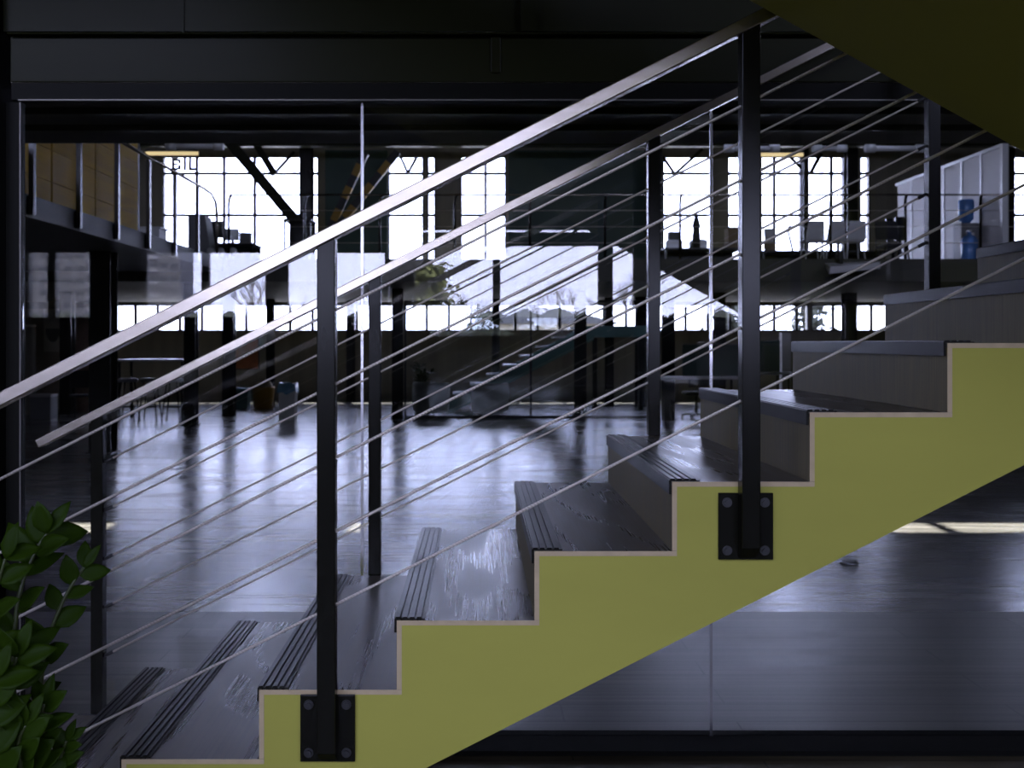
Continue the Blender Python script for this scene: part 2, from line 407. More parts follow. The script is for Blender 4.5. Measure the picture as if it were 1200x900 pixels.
# ------------------------------------------------ header beams above the glass
sc_ = F / 3.8
b0 = MB()
b0.box(-1.70, 6, 3.80, 4.0, az(96, 3.80), az(41, 3.80), 0)
b0.box(-1.70, 6, 3.77, 4.0, az(41, 3.77) + .004, az(39, 3.77) + .004, 0)
x = ax(581, 3.80); b0.box(x - .018, x + .018, 3.792, 3.80, az(86, 3.8), az(44, 3.8), 0)
struct('steel_beam', b0, ['beam'], bevel=.003, label='dark steel beam running along the top of the glass wall')
b1 = MB(); b1.box(-4, 6, 3.82, 4.0, az(38, 3.82) + .004, 3.4, 0)
x = ax(619, 3.80); b1.box(x - .027, x + .027, 3.79, 3.82, az(37, 3.8), 3.4, 0)
x = ax(213, 3.80); b1.box(x - .004, x + .004, 3.815, 3.82, az(37, 3.8), 3.4, 0)
struct('steel_beam', b1, ['beam'], label='upper dark steel fascia with an upright stiffener, above the beam')
h = MB(); h.box(-1.70, 6, 3.81, 3.89, az(116.5, 3.81), az(97.2, 3.81), 0)
h.box(-1.70, 6, 3.806, 3.812, az(97.2, 3.81), az(95.8, 3.81), 1); h.box(-1.675, 6, 3.806, 3.812, az(118, 3.81), az(116.5, 3.81), 1)
struct('trim_1', h, ['channel', 'lip'])
XL = ax(27, YG)
h = MB(); h.box(XL - .055, XL, 3.832, 3.868, 0.02, az(118, 3.81), 0); h.box(XL - .004, XL, 3.828, 3.832, 0.02, az(118, 3.81), 1)
struct('trim_2', h, ['channel', 'lip'])
struct('trim_3', MB().box(-1.73, 6, 3.70, 3.90, 0.0005, .018), 'blackpaint')
struct('wall_left', MB().box(-4.2, XL - .06, 3.78, 4.0, 0, ZC - .01), 'blackpaint')
jo = [XL, ax(424.5, YG), ax(833, YG), ax(1243, YG), ax(1650, YG)]
for k, (a, b) in enumerate(zip(jo, jo[1:])):
    o = struct('window_%d' % (k + 1), MB().box(a + (.006 if k else .001), b - .006, YG - .005, YG + .005, .018, az(117, YG)), 'glass')
for k, x in enumerate(jo[1:-1]):
    struct('trim_%d' % (4 + k), MB().box(x - .0045, x + .0045, YG - .007, YG + .007, .018, az(117, YG)), 'joint')

# ================================================================== LOWER STAIRCASE
RUN, RISE, NX = .3225, .1625, 1.10
YN, YS = 2.45, 3.65
def nos(i): return NX + (i - 9) * RUN
T = .0115
st = thing('staircase', (nos(1), (YN + YS) / 2, 0), 'green sided staircase with dark wood treads rising to the right', 'staircase')
prof = [(nos(1) + T, 0.001)]
for i in range(1, 13):
    prof.append((nos(i) + T, i * RISE - T))
    if i < 12: prof.append((nos(i + 1) + T, i * RISE - T))
ZL12 = 12 * RISE
def under(x): return .4665 + .507 * (x + .12)
prof += [(3.4, ZL12 - T), (3.4, ZL12 - .30), ((ZL12 - .30 - .4665) / .507 - .12, ZL12 - .30), (-.12 - .4665 / .507, .001)]
MB().prism(prof, YN, YS).build('stringer', 'green', st)
for i in range(1, 13):
    x0, x1 = nos(i), (nos(i + 1) + T if i < 12 else 3.4)
    tr = MB().prism([(x0, i * RISE - T), (x1, i * RISE - T), (x1, i * RISE), (x0, i * RISE)], YN - .001, YS + .001, 0, 1).build('tread', ['tread', 'ply'], st)
    MB().prism([(x0, (i - 1) * RISE + .0005), (x0 + T, (i - 1) * RISE + .0005), (x0 + T, i * RISE - T), (x0, i * RISE - T)], YN - .001, YS + .001, 0, 1).build('riser', ['riser', 'ply'], st)
    z = i * RISE
    p = [(x0 - .006, z - .030), (x0 - .0005, z - .030), (x0 - .0005, z + .0005), (x0 + .066, z + .0005), (x0 + .066, z + .003)]
    for k in range(4):
        c = x0 + .052 - k * .0165
        p += [(c + .006, z + .003), (c + .005, z + .0065), (c - .005, z + .0065), (c - .006, z + .003)]
    p += [(x0 - .006, z + .003)]
    MB().prism(p, YN + .006, YS).build('nosing', 'nosing', tr)

# landing where the two flights meet, out of the picture on the right
MB().box(2.35, 3.4, 1.12, YN - .002, ZL12 - .30, ZL12).build('landing', ['tread'], st)

# ------------------------------------------------------------------ railings
SL = .503
def rail_top(x): return EYE + .2233 + SL * (x + .431)
ang = math.atan(SL)
def make_railing(label, yc, plate_y0, plate_y1, pxs):
    t = thing('stair_railing', (pxs[0], yc, 0), label, 'railing', 'stair railings')
    hp = .030
    xa, xb = -1.545, 1.74
    off = hp / 2 / math.cos(ang)
    MB().bar((xa, yc, rail_top(xa) - off), (xb, yc, rail_top(xb) - off), .044, hp, up=(0, 0, 1)).build('handrail', 'rail', t, bevel=.003)
    for x in pxs:
        b = .4845 + .483 * (x + .349)
        w = .021
        front, back = (yc - w, yc + w) if plate_y0 > yc else (yc + w, yc - w)
        zt0, zt1 = rail_top(x - w) - 2 * off, rail_top(x + w) - 2 * off
        m = MB()
        m._hexa([(x - w, front, b + .034), (x + w, front, b + .034), (x + w, back, b + .004), (x - w, back, b + .004),
                 (x - w, front, zt0), (x + w, front, zt1), (x + w, back, zt1), (x - w, back, zt0)], 0)
        m.bm.faces.ensure_lookup_table(); m.bm.faces[0].material_index = 1
        po = m.build('post', ['steel', 'blackpaint'], t, bevel=.002)
        pl = MB().box(x - .066, x + .062, plate_y0, plate_y1, b, b + .156).build('mounting_plate', 'steel', po, bevel=.0015)
        out = -1 if plate_y0 > yc else 1
        yf = plate_y0 if out < 0 else plate_y1
        for sx in (-1, 1):
            for sz in (0, 1):
                cx, cz = x - .002 + sx * .044, b + .022 + sz * .112
                m = MB()
                m.tube([(cx, yf, cz), (cx, yf + out * .003, cz)], .0115, 14)
                m.tube([(cx, yf + out * .003, cz), (cx, yf + out * .009, cz)], .0075, 6)
                m.build('bolt', 'bolt', po)
    for dz in (.066, -.1047, -.2750, -.4456, -.6156):
        z = lambda x: EYE + dz + SL * (x + .349)
        ca = MB().tube([(pxs[0], yc, z(pxs[0])), ((pxs[0] + pxs[-1]) / 2, yc, z((pxs[0] + pxs[-1]) / 2)), (pxs[-1], yc, z(pxs[-1]))], .0036, 8).build('cable', 'cable', t)
        for x, s in ((pxs[0] + .021, 1), (pxs[-1] - .021, -1)):
            MB().tube([(x, yc, z(x)), (x + s * .03, yc, z(x + s * .03))], .006, 8).build('cable_fitting', 'bolt', ca)
    return t
make_railing('steel cable railing on the near side of the stairs, bolted over the green face', 2.42, 2.441, 2.4485, (-1.33, -.349, .628, 1.605))
make_railing('steel cable railing on the far side of the stairs, next to the glass', 3.68, 3.6518, 3.659, (-1.335, -.362, .618, 1.60))

# ------------------------------------------------------------------ UPPER FLIGHT (over the viewer, going up to the left)
up = thing('staircase', (2.3, 1.72, ZL12), 'olive underside of the upper stair flight overhead at the right corner', 'staircase')
def sof(x): return EYE + .634 - .552 * (x - .833)
UR, UX = .1625, .1625 / .552
UY0, UY1 = 1.12, 2.32
xe, xw = 2.34, -1.30
nst = int((xe - xw) / UX)
pts = [(xe, sof(xe))]
xx = xe; zz = ZL12
pts.append((xe, zz - .3 if zz - .3 > sof(xe) else zz))
tops = []
n = 0
while xx - UX > xw:
    zz += UR
    pts.append((xx, zz - T)); pts.append((xx - UX, zz - T)); tops.append((xx, zz)); xx -= UX
pts.append((xx, sof(xx)))
MB().prism(pts, UY0, UY1).build('stringer', 'green', up)
for x, z in tops:
    tr = MB().prism([(x + .01, z - T), (x - UX + .001, z - T), (x - UX + .001, z), (x + .01, z)], UY0, UY1, 0, 1).build('tread', ['tread', 'ply'], up)
MB().box(-4.1, xx - .001, UY0, UY1, tops[-1][1] - .25, tops[-1][1]).build('landing', 'green', up)

# ================================================================== PLANT
random.seed(5)
pl = thing('potted_plant', (-1.02, 2.12, 0), 'dark leafy potted plant standing at the foot of the stairs, lower left', 'plant')
MB().lathe((-1.02, 2.12, 0), [(.12, .0), (.135, .01), (.165, .34), (.175, .36), (.16, .36), (.15, .33)], 28).build('pot', 'pot', pl)
MB().lathe((-1.02, 2.12, 0), [(.003, .335), (.148, .332), (.148, .325)], 24).build('soil', 'soil', pl)
def frond(pix, ys, leaves, L, seed):
    rd = random.Random(seed)
    root = Vector((-1.02 + rd.uniform(-.07, .07), 2.12 + rd.uniform(-.07, .07), .33))
    ctrl = [root] + [at(px, py, y) for (px, py), y in zip(pix, ys)]
    pts = []
    for i in range(len(ctrl) - 1):
        p0, p1, p2, p3 = ctrl[max(i - 1, 0)], ctrl[i], ctrl[i + 1], ctrl[min(i + 2, len(ctrl) - 1)]
        for k in range(6):
            t = k / 6
            pts.append(.5 * ((2 * p1) + (p2 - p0) * t + (2 * p0 - 5 * p1 + 4 * p2 - p3) * t * t + (3 * p1 - p0 - 3 * p2 + p3) * t ** 3))
    pts.append(ctrl[-1])
    n = len(pts)
    st = MB().tube(pts, [.0075 * (1 - .62 * i / (n - 1)) for i in range(n)], 7).build('frond', 'stem', pl)
    mb = MB(); start = int(n * leaves[0])
    cnt = leaves[1]
    for k in range(cnt):
        f = start + (n - 1 - start) * k / (cnt - 1)
        i = min(int(f), n - 2); p = pts[i].lerp(pts[i + 1], f - i); d = (pts[i + 1] - pts[i]).normalized()
        side = d.cross(Vector((0, 1, .15))).normalized() * (1 if k % 2 else -1)
        tw = rd.uniform(-.9, .9)
        nrm = Vector((rd.uniform(-.4, .4), -1, rd.uniform(.1, .9)))
        direc = d * rd.uniform(.55, .9) + side * rd.uniform(.55, .9) + Vector((0, tw * .5, 0))
        l = L * rd.uniform(.8, 1.1) * (1 - .25 * (k / cnt))
        mb.leaf(p, direc, nrm, l, l * rd.uniform(.50, .62), fold=rd.uniform(.1, .35), curl=rd.uniform(0, .2))
    d = (pts[-1] - pts[-2]).normalized()
    mb.leaf(pts[-1], d, (0, -1, .3), L * .75, L * .32)
    mb.build('foliage', 'leaf', st, recalc=False, solid=.0006)
frond([(18, 880), (14, 790), (22, 700), (40, 650), (55, 625)], [2.14, 2.14, 2.15, 2.17, 2.18], (.45, 10), .105, 1)
frond([(48, 890), (46, 820), (56, 752), (76, 700), (98, 665)], [2.17, 2.18, 2.19, 2.20, 2.21], (.40, 10), .075, 2)
frond([(-10, 880), (-14, 790), (-8, 710), (6, 655)], [2.10, 2.08, 2.07, 2.07], (.4, 9), .10, 3)
frond([(15, 930), (10, 860), (12, 800), (20, 770)], [2.06, 2.03, 2.02, 2.02], (.35, 8), .10, 4)
frond([(50, 950), (45, 900), (44, 860), (52, 825)], [2.08, 2.06, 2.05, 2.05], (.35, 10), .08, 5)
frond([(-5, 940), (-15, 880), (-14, 830), (-4, 795)], [2.02, 1.99, 1.98, 1.98], (.35, 10), .095, 6)
frond([(62, 960), (66, 915), (72, 885), (78, 868)], [2.10, 2.09, 2.09, 2.09], (.35, 9), .06, 7)
frond([(28, 950), (25, 905), (22, 870), (30, 850)], [2.05, 2.02, 2.01, 2.01], (.3, 10), .09, 8)

# ================================================================== FAR ROOM: structure
ZM = EYE + 1.45                      # mezzanine floor
mz = MB(); mz.box(X0, X1, 18, YF, EYE + 1.06, ZM, 0)
struct('mezzanine_slab', mz, ['slabdark'], label='dark mezzanine floor across the far end of the room')
mz = MB(); mz.box(X0, -4.38, 10.0, 17.99, ZM - .22, ZM)
struct('mezzanine_slab', mz, ['slabgrey'], label='grey edged mezzanine floor along the left side')
# yellow panelled room on that mezzanine
pw = MB()
for a, b in ((9.6, 10.9), (10.96, 11.75), (11.8, 13.1), (13.13, 14.75)):
    for k in range(7): pw.box(-4.95, -4.80, a, b, ZM + .005 + k * .36, ZM + .005 + k * .36 + .352)
struct('wall_mezzanine', pw, 'panelwood')
MB().box(-5.6, -4.82, 14.8, 14.9, ZM + .002, ZM + 2.5).build('louvre_screen', 'frame')
tag(bpy.data.objects['louvre_screen'], 'dark upright screen at the end of the yellow panelled room', 'screen')

def column(px, Y, w, z1, base=0., mat='steel', label=None):
    x = ax(px, Y)
    m = MB(); h = w / 2; f = .018
    m.box(x - h, x + h, Y - h, Y - h + f, base, z1); m.box(x - h, x + h, Y + h - f, Y + h, base, z1); m.box(x - .012, x + .012, Y - h + f, Y + h - f, base, z1)
    m.box(x - h - .03, x + h + .03, Y - h - .03, Y + h + .03, base, base + .015)
    return struct('steel_column', m, mat, label=label)
for px, Y, w, z1 in ((121, 14.0, .29, ZM - .225), (224, 18.5, .21, EYE + 1.055), (268.5, 21.1, .23, EYE + 1.055), (79, 21.6, .24, EYE + 1.055), (317, 25, .18, EYE + 1.055),
                     (411, 26, .2, EYE + 1.055), (466, 20.3, .21, EYE + 1.055), (439, 24, .2, EYE + 1.055), (581, 25, .19, EYE + 1.055), (680, 20.8, .23, EYE + 1.055),
                     (714, 24.2, .19, EYE + 1.055), (752, 24, .28, EYE + 1.055), (783, 20.0, .22, EYE + 1.055), (843, 22, .22, EYE + 1.055), (995, 22, .25, EYE + 1.055)):
    column(px, Y, w, z1, label='slim black steel column under the mezzanine')
for px, Y, w in ((359, 26, .30), (944, 26, .13), (997, 26, .27), (766, 26, .36), (1186, 26, .1)):
    column(px, Y, w, ZC - .01, ZM, label='black steel column on the mezzanine by the far windows')
# roof trusses at the far windows
def truss(name, segs, mats, label):
    m = MB()
    for (a, b, Y, w, mi) in segs: m.bar(at(*a, Y), at(*b, Y), w, w, mi)
    o = m.build(name, mats); tag(o, label, 'roof brace', kind='structure'); return o
truss('roof_brace', [((268, 165), (354, 268), 25.2, .25, 0), ((298, 165), (322, 205), 25.3, .16, 0)], ['beam'], 'long dark diagonal brace crossing the left windows')
truss('roof_brace', [((305, 180), (322, 203), 26.3, .07, 0), ((345, 178), (322, 203), 26.3, .07, 0)], ['beam'], 'small V brace at the top of the left windows')
for (a, b) in (((385, 272), (428, 180)), ((394, 268), (466, 178))):
    p, q = Vector((*a, 0)), Vector((*b, 0)); segs = []
    for k in range(7):
        u, v = p.lerp(q, k / 7), p.lerp(q, (k + 1) / 7); segs.append(((u.x, u.y), (v.x, v.y), 25.2, .17, k % 2))
    truss('roof_brace', segs, ['frame', 'hazard'], 'black and yellow striped diagonal brace' + (', steeper of the two' if b[0] < 440 else ', flatter of the two'))
truss('roof_brace', [((470, 185), (478, 203), 26.4, .07, 0), ((488, 185), (478, 203), 26.4, .07, 0)], ['beam'], 'small V brace at the top of the central window')
truss('roof_brace', [((777, 184), (790, 203), 26.4, .07, 0), ((826, 172), (792, 203), 26.4, .08, 0)], ['beam'], 'small V brace at the window right of the far post')
truss('roof_brace', [((926, 184), (940, 198), 26.4, .07, 0), ((962, 180), (950, 203), 26.4, .09, 0)], ['beam'], 'small V brace at the top of the right hand windows')
m = MB(); m.box(X0, X1, 25.2, 25.45, az(171, 25.2), az(163, 25.2))
struct('steel_beam', m, 'beam', label='dark roof beam above the far windows')

# ------------------------------------------------------------------ mezzanine railings
t = thing('mezzanine_railing', (0, 18.06, ZM), 'thin steel railing along the front of the far mezzanine', 'railing')
MB().tube([(-4.3, 18.06, ZM + 1.11), (5, 18.06, ZM + 1.11), (14.5, 18.06, ZM + 1.11)], .017, 8).build('handrail', 'rail', t)
for px in (268, 357, 445, 533, 621, 709, 797, 885, 973, 1061, 1149, 1237, 1325):
    x = ax(px, 18.06)
    MB().tube([(x, 18.06, ZM), (x, 18.06, ZM + .98), (x + .015, 18.08, ZM + 1.07), (x + .05, 18.10, ZM + 1.12)], .024, 7).build('post', 'steel', t)
for k in range(3):
    z = ZM + .28 + k * .28
    MB().tube([(-4.3, 18.06, z), (14.5, 18.06, z)], .005, 5).build('cable', 'cable', t)
t = thing('mezzanine_railing', (-4.34, 13, ZM), 'white posted railing along the left mezzanine edge, handrail curving down at its end', 'railing')
pts = [(-4.34, 9.9, ZM + 1.0), (-4.34, 16.6, ZM + 1.0), (-4.34, 17.05, ZM + .98), (-4.34, 17.3, ZM + .88), (-4.34, 17.38, ZM + .70), (-4.34, 17.38, ZM + .0)]
MB().tube(pts, .026, 8).build('handrail', 'rail', t)
for y in (10.2, 11.4, 12.6, 13.8, 15.0, 16.2):
    po = MB().box(-4.372, -4.322, y - .03, y + .03, ZM - .2, ZM + .97).build('post', 'steelgrey', t)
    MB().box(-4.379, -4.373, y - .06, y + .06, ZM - .2, ZM - .02).build('mounting_plate', 'steel', po)

# white partition room on the right of the mezzanine
XP = 9.0
pw = MB()
for k in range(6):
    y0 = 17.95 + k * .75
    pw.box(XP, XP + .08, y0 + .04, y0 + .71, ZM + .003, EYE + 3.36, 0)
    pw.box(XP - .012, XP + .09, y0 - .04, y0 + .04, ZM + .003, EYE + 3.37, 1)
pw.box(XP - .015, XP + .09, 17.91, 22.5, EYE + 3.37, EYE + 3.43, 1)
struct('wall_partition', pw, ['whitepanel', 'white'])

# ------------------------------------------------------------------ far room lights
def tube_light(a, b, py, Y, label):
    p, q = at(a, py, Y), at(b, py, Y); c = (p + q) / 2
    t = thing('tube_light', c, label, 'ceiling light', 'hanging tube lights')
    MB().tube([p + Vector((.12, 0, 0)), q - Vector((.12, 0, 0))], .040, 10).build('tube', 'tube', t)
    for e, s in ((p, 1), (q, -1)): MB().tube([e, e + Vector((s * .14, 0, 0))], .062, 10).build('end_cap', 'white', t)
    for e in (p + Vector((.3, 0, 0)), q - Vector((.3, 0, 0))): MB().tube([e + Vector((0, 0, .04)), Vector((e.x, e.y, ZC))], .006, 5).build('hanger', 'dark', t)
tube_light(195, 262, 171.5, 15.5, 'white tube light hanging above the lettered window, left end')
tube_light(849, 913, 174, 15.5, 'white tube light hanging behind the second near post')
tube_light(1014, 1084, 174, 15.5, 'white tube light hanging left of the far right post')
tube_light(952, 992, 174, 16.5, 'short looking tube light hanging between two others on the right')
for a, b, py, Y, lab in ((171, 232, 179.5, 20, 'warm lit strip light under the left tube light'), (892, 941, 181, 20, 'warm lit strip light above the right hand windows')):
    p, q = at(a, py, Y), at(b, py, Y)
    t = thing('strip_light', (p + q) / 2, lab, 'ceiling light', 'warm strip lights')
    MB().box(p.x, q.x, Y - .03, Y + .03, p.z - .035, p.z + .025).build('diffuser', 'warm', t)
    MB().box(p.x, q.x, Y - .05, Y + .05, p.z + .026, p.z + .06).build('housing', 'dark', t)
    for x in (p.x + .2, q.x - .2): MB().tube([(x, Y, p.z + .06), (x, Y, ZC)], .006, 5).build('hanger', 'dark', t)
p = at(967, 322, 17.6); q = at(1040, 310, 17.6)
t = thing('ceiling_light', p, 'pale slanted light box fixed under the front edge of the mezzanine', 'light')

m = MB(); m._hexa([(p.x, 17.4, p.z), (q.x - .2, 17.4, p.z + .09), (q.x, 17.9, p.z + .16), (p.x + .12, 17.9, p.z + .12), (p.x + .02, 17.4, p.z + .12), (q.x - .2, 17.4, p.z + .2), (q.x, 17.97, p.z + .26), (p.x + .12, 17.97, p.z + .22)], 0)
m.build('housing', 'whitepanel', t)
MB().box(p.x + .3, p.x + .36, 17.75, 17.99, p.z + .19, p.z + .42).build('bracket', 'steel', t)

# ------------------------------------------------------------------ far room furniture (ground floor)
def table(name, px0, px1, py, Y, depth, mat, label, cat='table', group=None, thick=.04):
    x0, x1, z = ax(px0, Y), ax(px1, Y), az(py, Y)
    t = thing(name, ((x0 + x1) / 2, Y + depth / 2, 0), label, cat, group)
    MB().box(x0, x1, Y, Y + depth, z - thick, z).build('table_top', mat, t, bevel=.006)
    for x in (x0 + .06, x1 - .06):
        for y in (Y + .06, Y + depth - .06):
            MB().box(x - .02, x + .02, y - .02, y + .02, 0, z - thick).build('leg', 'steel', t)
    return t
table('bar_table', 135, 216, 421, 19.8, .8, 'white', 'long white topped bar table behind the columns on the left')
def bar_stool(loc, label):
    t = thing('bar_stool', loc, label, 'stool', 'bar stools at the white bar table')
    x, y, _ = loc
    MB().lathe((x, y, 0), [(.16, .74), (.18, .76), (.18, .79), (.15, .81)], 18).build('seat', 'grey', t)
    for sx in (-1, 1):
        for sy in (-1, 1):
            MB().tube([(x + sx * .09, y + sy * .09, .75), (x + sx * .17, y + sy * .17, 0)], .013, 6).build('leg', 'steel', t)
    m = MB(); r = .14
    for a, b in (((-1, -1), (1, -1)), ((1, -1), (1, 1)), ((1, 1), (-1, 1)), ((-1, 1), (-1, -1))): m.tube([(x + a[0] * r, y + a[1] * r, .28), (x + b[0] * r, y + b[1] * r, .28)], .009, 5)
    m.build('footrest', 'steel', t)
    return t
stool = bar_stool((ax(150, 19.4), 19.4, 0), 'bar stool at the left end of the white bar table')
copy_tree(stool, (ax(176, 19.4), 19.4, 0), label='bar stool at the middle of the white bar table')
copy_tree(stool, (ax(203, 19.4), 19.4, 0), label='bar stool at the right end of the white bar table')

def chair(name, loc, label, seat_z=.46, mat='chairfab', group=None, rz=0):
    t = thing(name, loc, label, 'chair', group)
    x, y, z0 = loc
    MB().box(x - .22, x + .22, y - .22, y + .22, z0 + seat_z - .05, z0 + seat_z).build('seat', mat, t, bevel=.02)

    m = MB(); m._hexa([(x - .21, y + .19, z0 + seat_z + .12), (x + .21, y + .19, z0 + seat_z + .12), (x + .21, y + .23, z0 + seat_z + .12), (x - .21, y + .23, z0 + seat_z + .12),
                       (x - .20, y + .25, z0 + seat_z + .46), (x + .20, y + .25, z0 + seat_z + .46), (x + .20, y + .29, z0 + seat_z + .46), (x - .20, y + .29, z0 + seat_z + .46)], 0)
    m.build('backrest', mat, t, bevel=.012)
    for sx in (-1, 1):
        MB().tube([(x + sx * .2, y - .2, z0 + seat_z - .05), (x + sx * .22, y - .23, z0)], .014, 6).build('leg', 'steel', t)
        MB().tube([(x + sx * .2, y + .26, z0 + seat_z + .4), (x + sx * .2, y + .2, z0 + seat_z - .05), (x + sx * .22, y + .25, z0)], .014, 6).build('leg', 'steel', t)
    t.rotation_euler.z = rz
    return t
ch = chair('dining_chair', (ax(98, 20.5), 20.5, 0), 'dark chair standing under the brick pillar on the left', rz=R(35))

# low wall, poster and brick pier on the left
struct('wall_low', MB().box(ax(-40, 23), ax(112, 23), 23, 23.15, 0, az(362, 23)), 'lowwall')
m = MB(); x0, x1 = ax(88, 22.3), ax(111, 22.3)
m.box(x0, x1, 22.3, 22.7, 0, az(356, 22.3)); struct('brick_pillar', m, 'brick', label='brown brick pillar on the left behind the glass')
t = thing('poster', at(61, 412, 22.9), 'faded poster with a dark half circle on the low wall', 'poster')
MB().box(ax(50, 22.9), ax(73, 22.9), 22.95, 22.98, az(412, 22.9), az(362, 22.9)).build('sheet', 'poster', t)
c = at(62, 385, 22.94); m = MB()
m.prism([(c.x + .16 * math.cos(a), c.z + .30 * math.sin(a)) for a in [R(180 + 180 * k / 12) for k in range(13)]], 22.94, 22.949); m.build('printed_shape', 'stripes', t)
x = ax(31, 21.5)
t = thing('drum', (x, 21.5, 0), 'tall dark drum with a pale rim at the far left', 'drum')
MB().lathe((x, 21.5, 0), [(.17, 0), (.18, .05), (.18, 1.75), (.15, 1.80)], 20).build('shell', 'stripes', t)
MB().lathe((x, 21.5, 0), [(.155, 1.801), (.185, 1.801), (.185, 1.84), (.155, 1.84)], 20).build('rim', 'poster', t)
x = ax(47, 20.2); t = thing('storage_box', (x, 20.2, 0), 'pale grey box on the floor at the far left', 'box')
MB().box(x - .2, x + .2, 20.2, 20.55, 0, .42).build('box_body', 'grey', t, bevel=.01); MB().box(x - .21, x + .21, 20.19, 20.56, .421, .47).build('lid', 'whitepanel', t, bevel=.01)

# litter bin, tubs, artwork
x = ax(336, 19.7); t = thing('litter_bin', (x, 19.85, 0), 'white bin with a blue bag over its rim, on the floor beyond the glass', 'bin')
MB().prism([(x - .15, 0.002), (x + .15, 0.002), (x + .155, .62), (x - .155, .62)], 19.7, 20.0).build('bin_body', 'binwhite', t, bevel=.01)
m = MB(); rd = random.Random(3)
ring = []
for k in range(20):
    a = 2 * math.pi * k / 20; cx, cy = max(-1, min(1, 1.5 * math.cos(a))), max(-1, min(1, 1.5 * math.sin(a)))
    ring.append((x + .185 * cx, 19.85 + .18 * cy, .52 + rd.uniform(-.05, .05)))
top = [(x + (a - x) * .86, 19.85 + (b - 19.85) * .86, .70 + rd.uniform(-.02, .03)) for a, b, c in ring]
A = [m.bm.verts.new(v) for v in ring]; B = [m.bm.verts.new(v) for v in top]; cc = m.bm.verts.new((x, 19.85, .66))
for k in range(20):
    f = m.bm.faces.new([A[k], A[(k + 1) % 20], B[(k + 1) % 20], B[k]]); f.smooth = True
    f = m.bm.faces.new([B[k], B[(k + 1) % 20], cc]); f.smooth = True
m.build('bin_bag', 'bag', t)
x = ax(309, 23.5); t = thing('storage_tub', (x, 23.5, 0), 'orange yellow tub with a rounded heap on top, near the white bin', 'tub')
MB().lathe((x, 23.5, 0), [(.22, 0), (.25, .45), (.27, .48), (.24, .48)], 18).build('tub_body', 'yellow', t)
MB().ball((x, 23.5, .48), .2, 14, .9).build('contents', 'card', t)
x = ax(283, 23.5); t = thing('storage_crate', (x, 23.5, 0), 'dark teal crate left of the orange tub', 'crate')
m = MB(); m.box(x - .19, x + .17, 23.3, 23.65, 0, .42); m.build('crate_body', 'tealbox', t, bevel=.01); MB().box(x - .205, x + .185, 23.285, 23.665, .421, .46).build('lid', 'bag', t)
t = thing('wall_picture', at(288, 430, 26.9), 'rust orange picture on the dark far wall above the crate', 'picture')
MB().box(ax(268, 26.9), ax(302, 26.9), 26.95, 26.985, az(432, 26.9), az(398, 26.9)).build('print', 'orange', t); 
m = MB(); xa, xb, za, zb = ax(268, 26.9), ax(302, 26.9), az(432, 26.9), az(398, 26.9)
m.box(xa - .03, xa, 26.94, 26.99, za, zb); m.box(xb, xb + .03, 26.94, 26.99, za, zb); m.box(xa - .03, xb + .03, 26.94, 26.99, zb, zb + .03); m.box(xa - .03, xb + .03, 26.94, 26.99, za - .03, za); m.build('frame', 'dark', t)

# tub chairs
def tub_chair(loc, label, rz):
    t = thing('tub_chair', loc, label, 'armchair', 'tub chairs by the far stairs')
    x, y, _ = loc
    m = MB(); prof = [(.30, .06), (.36, .10), (.38, .40), (.38, .60), (.36, .66), (.31, .66), (.28, .60), (.27, .36)]
    m.lathe((x, y, 0), prof, 20, 0, (R(-30), R(210))); m.build('shell', 'tub', t, solid=.01)
    MB().lathe((x, y, 0), [(.02, .12), (.30, .12), (.31, .38), (.27, .42), (.02, .43)], 20).build('seat_cushion', 'tub', t)
    for a in (45, 135, 225, 315):
        MB().tube([(x + .24 * math.cos(R(a)), y + .24 * math.sin(R(a)), .13), (x + .27 * math.cos(R(a)), y + .27 * math.sin(R(a)), 0)], .016, 6).build('leg', 'dark', t)
    t.rotation_euler.z = rz
    return t
a = tub_chair((ax(574, 20.9), 20.9, 0), 'pale rounded tub chair under the far teal stairs', R(180))
copy_tree(a, (ax(505, 21.2), 21.2, 0), R(150), label='pale rounded tub chair left of the far teal stairs')

# plant behind
def bushy_plant(loc, h, label, seed):
    rd = random.Random(seed); x, y, z = loc
    t = thing('potted_plant', loc, label, 'plant')
    MB().lathe((x, y, z), [(.13, 0), (.17, .28), (.18, .30), (.15, .30)], 16).build('pot', 'pot', t)
    m = MB(); l = MB()
    for k in range(9):
        a = rd.uniform(0, 6.28); r = rd.uniform(.05, .28); tip = Vector((x + r * math.cos(a), y + r * math.sin(a), z + h * rd.uniform(.75, 1)))
        m.tube([(x, y, z + .28), ((x * 2 + tip.x) / 3, (y * 2 + tip.y) / 3, z + h * .6), tip], .008, 5)
        for q in range(8):
            p = Vector((x, y, z + .3)).lerp(tip, rd.uniform(.4, 1)); l.leaf(p, (rd.uniform(-1, 1), rd.uniform(-1, 1), rd.uniform(-.2, .8)), (rd.uniform(-.3, .3), rd.uniform(-.3, .3), 1), .17, .08)
    m.build('stems', 'stem', t); l.build('foliage', 'leaf', t, recalc=False, solid=.001)
bushy_plant((ax(492, 23.5), 23.5, 0), 1.05, 'dark bushy floor plant behind the tub chairs', 2)

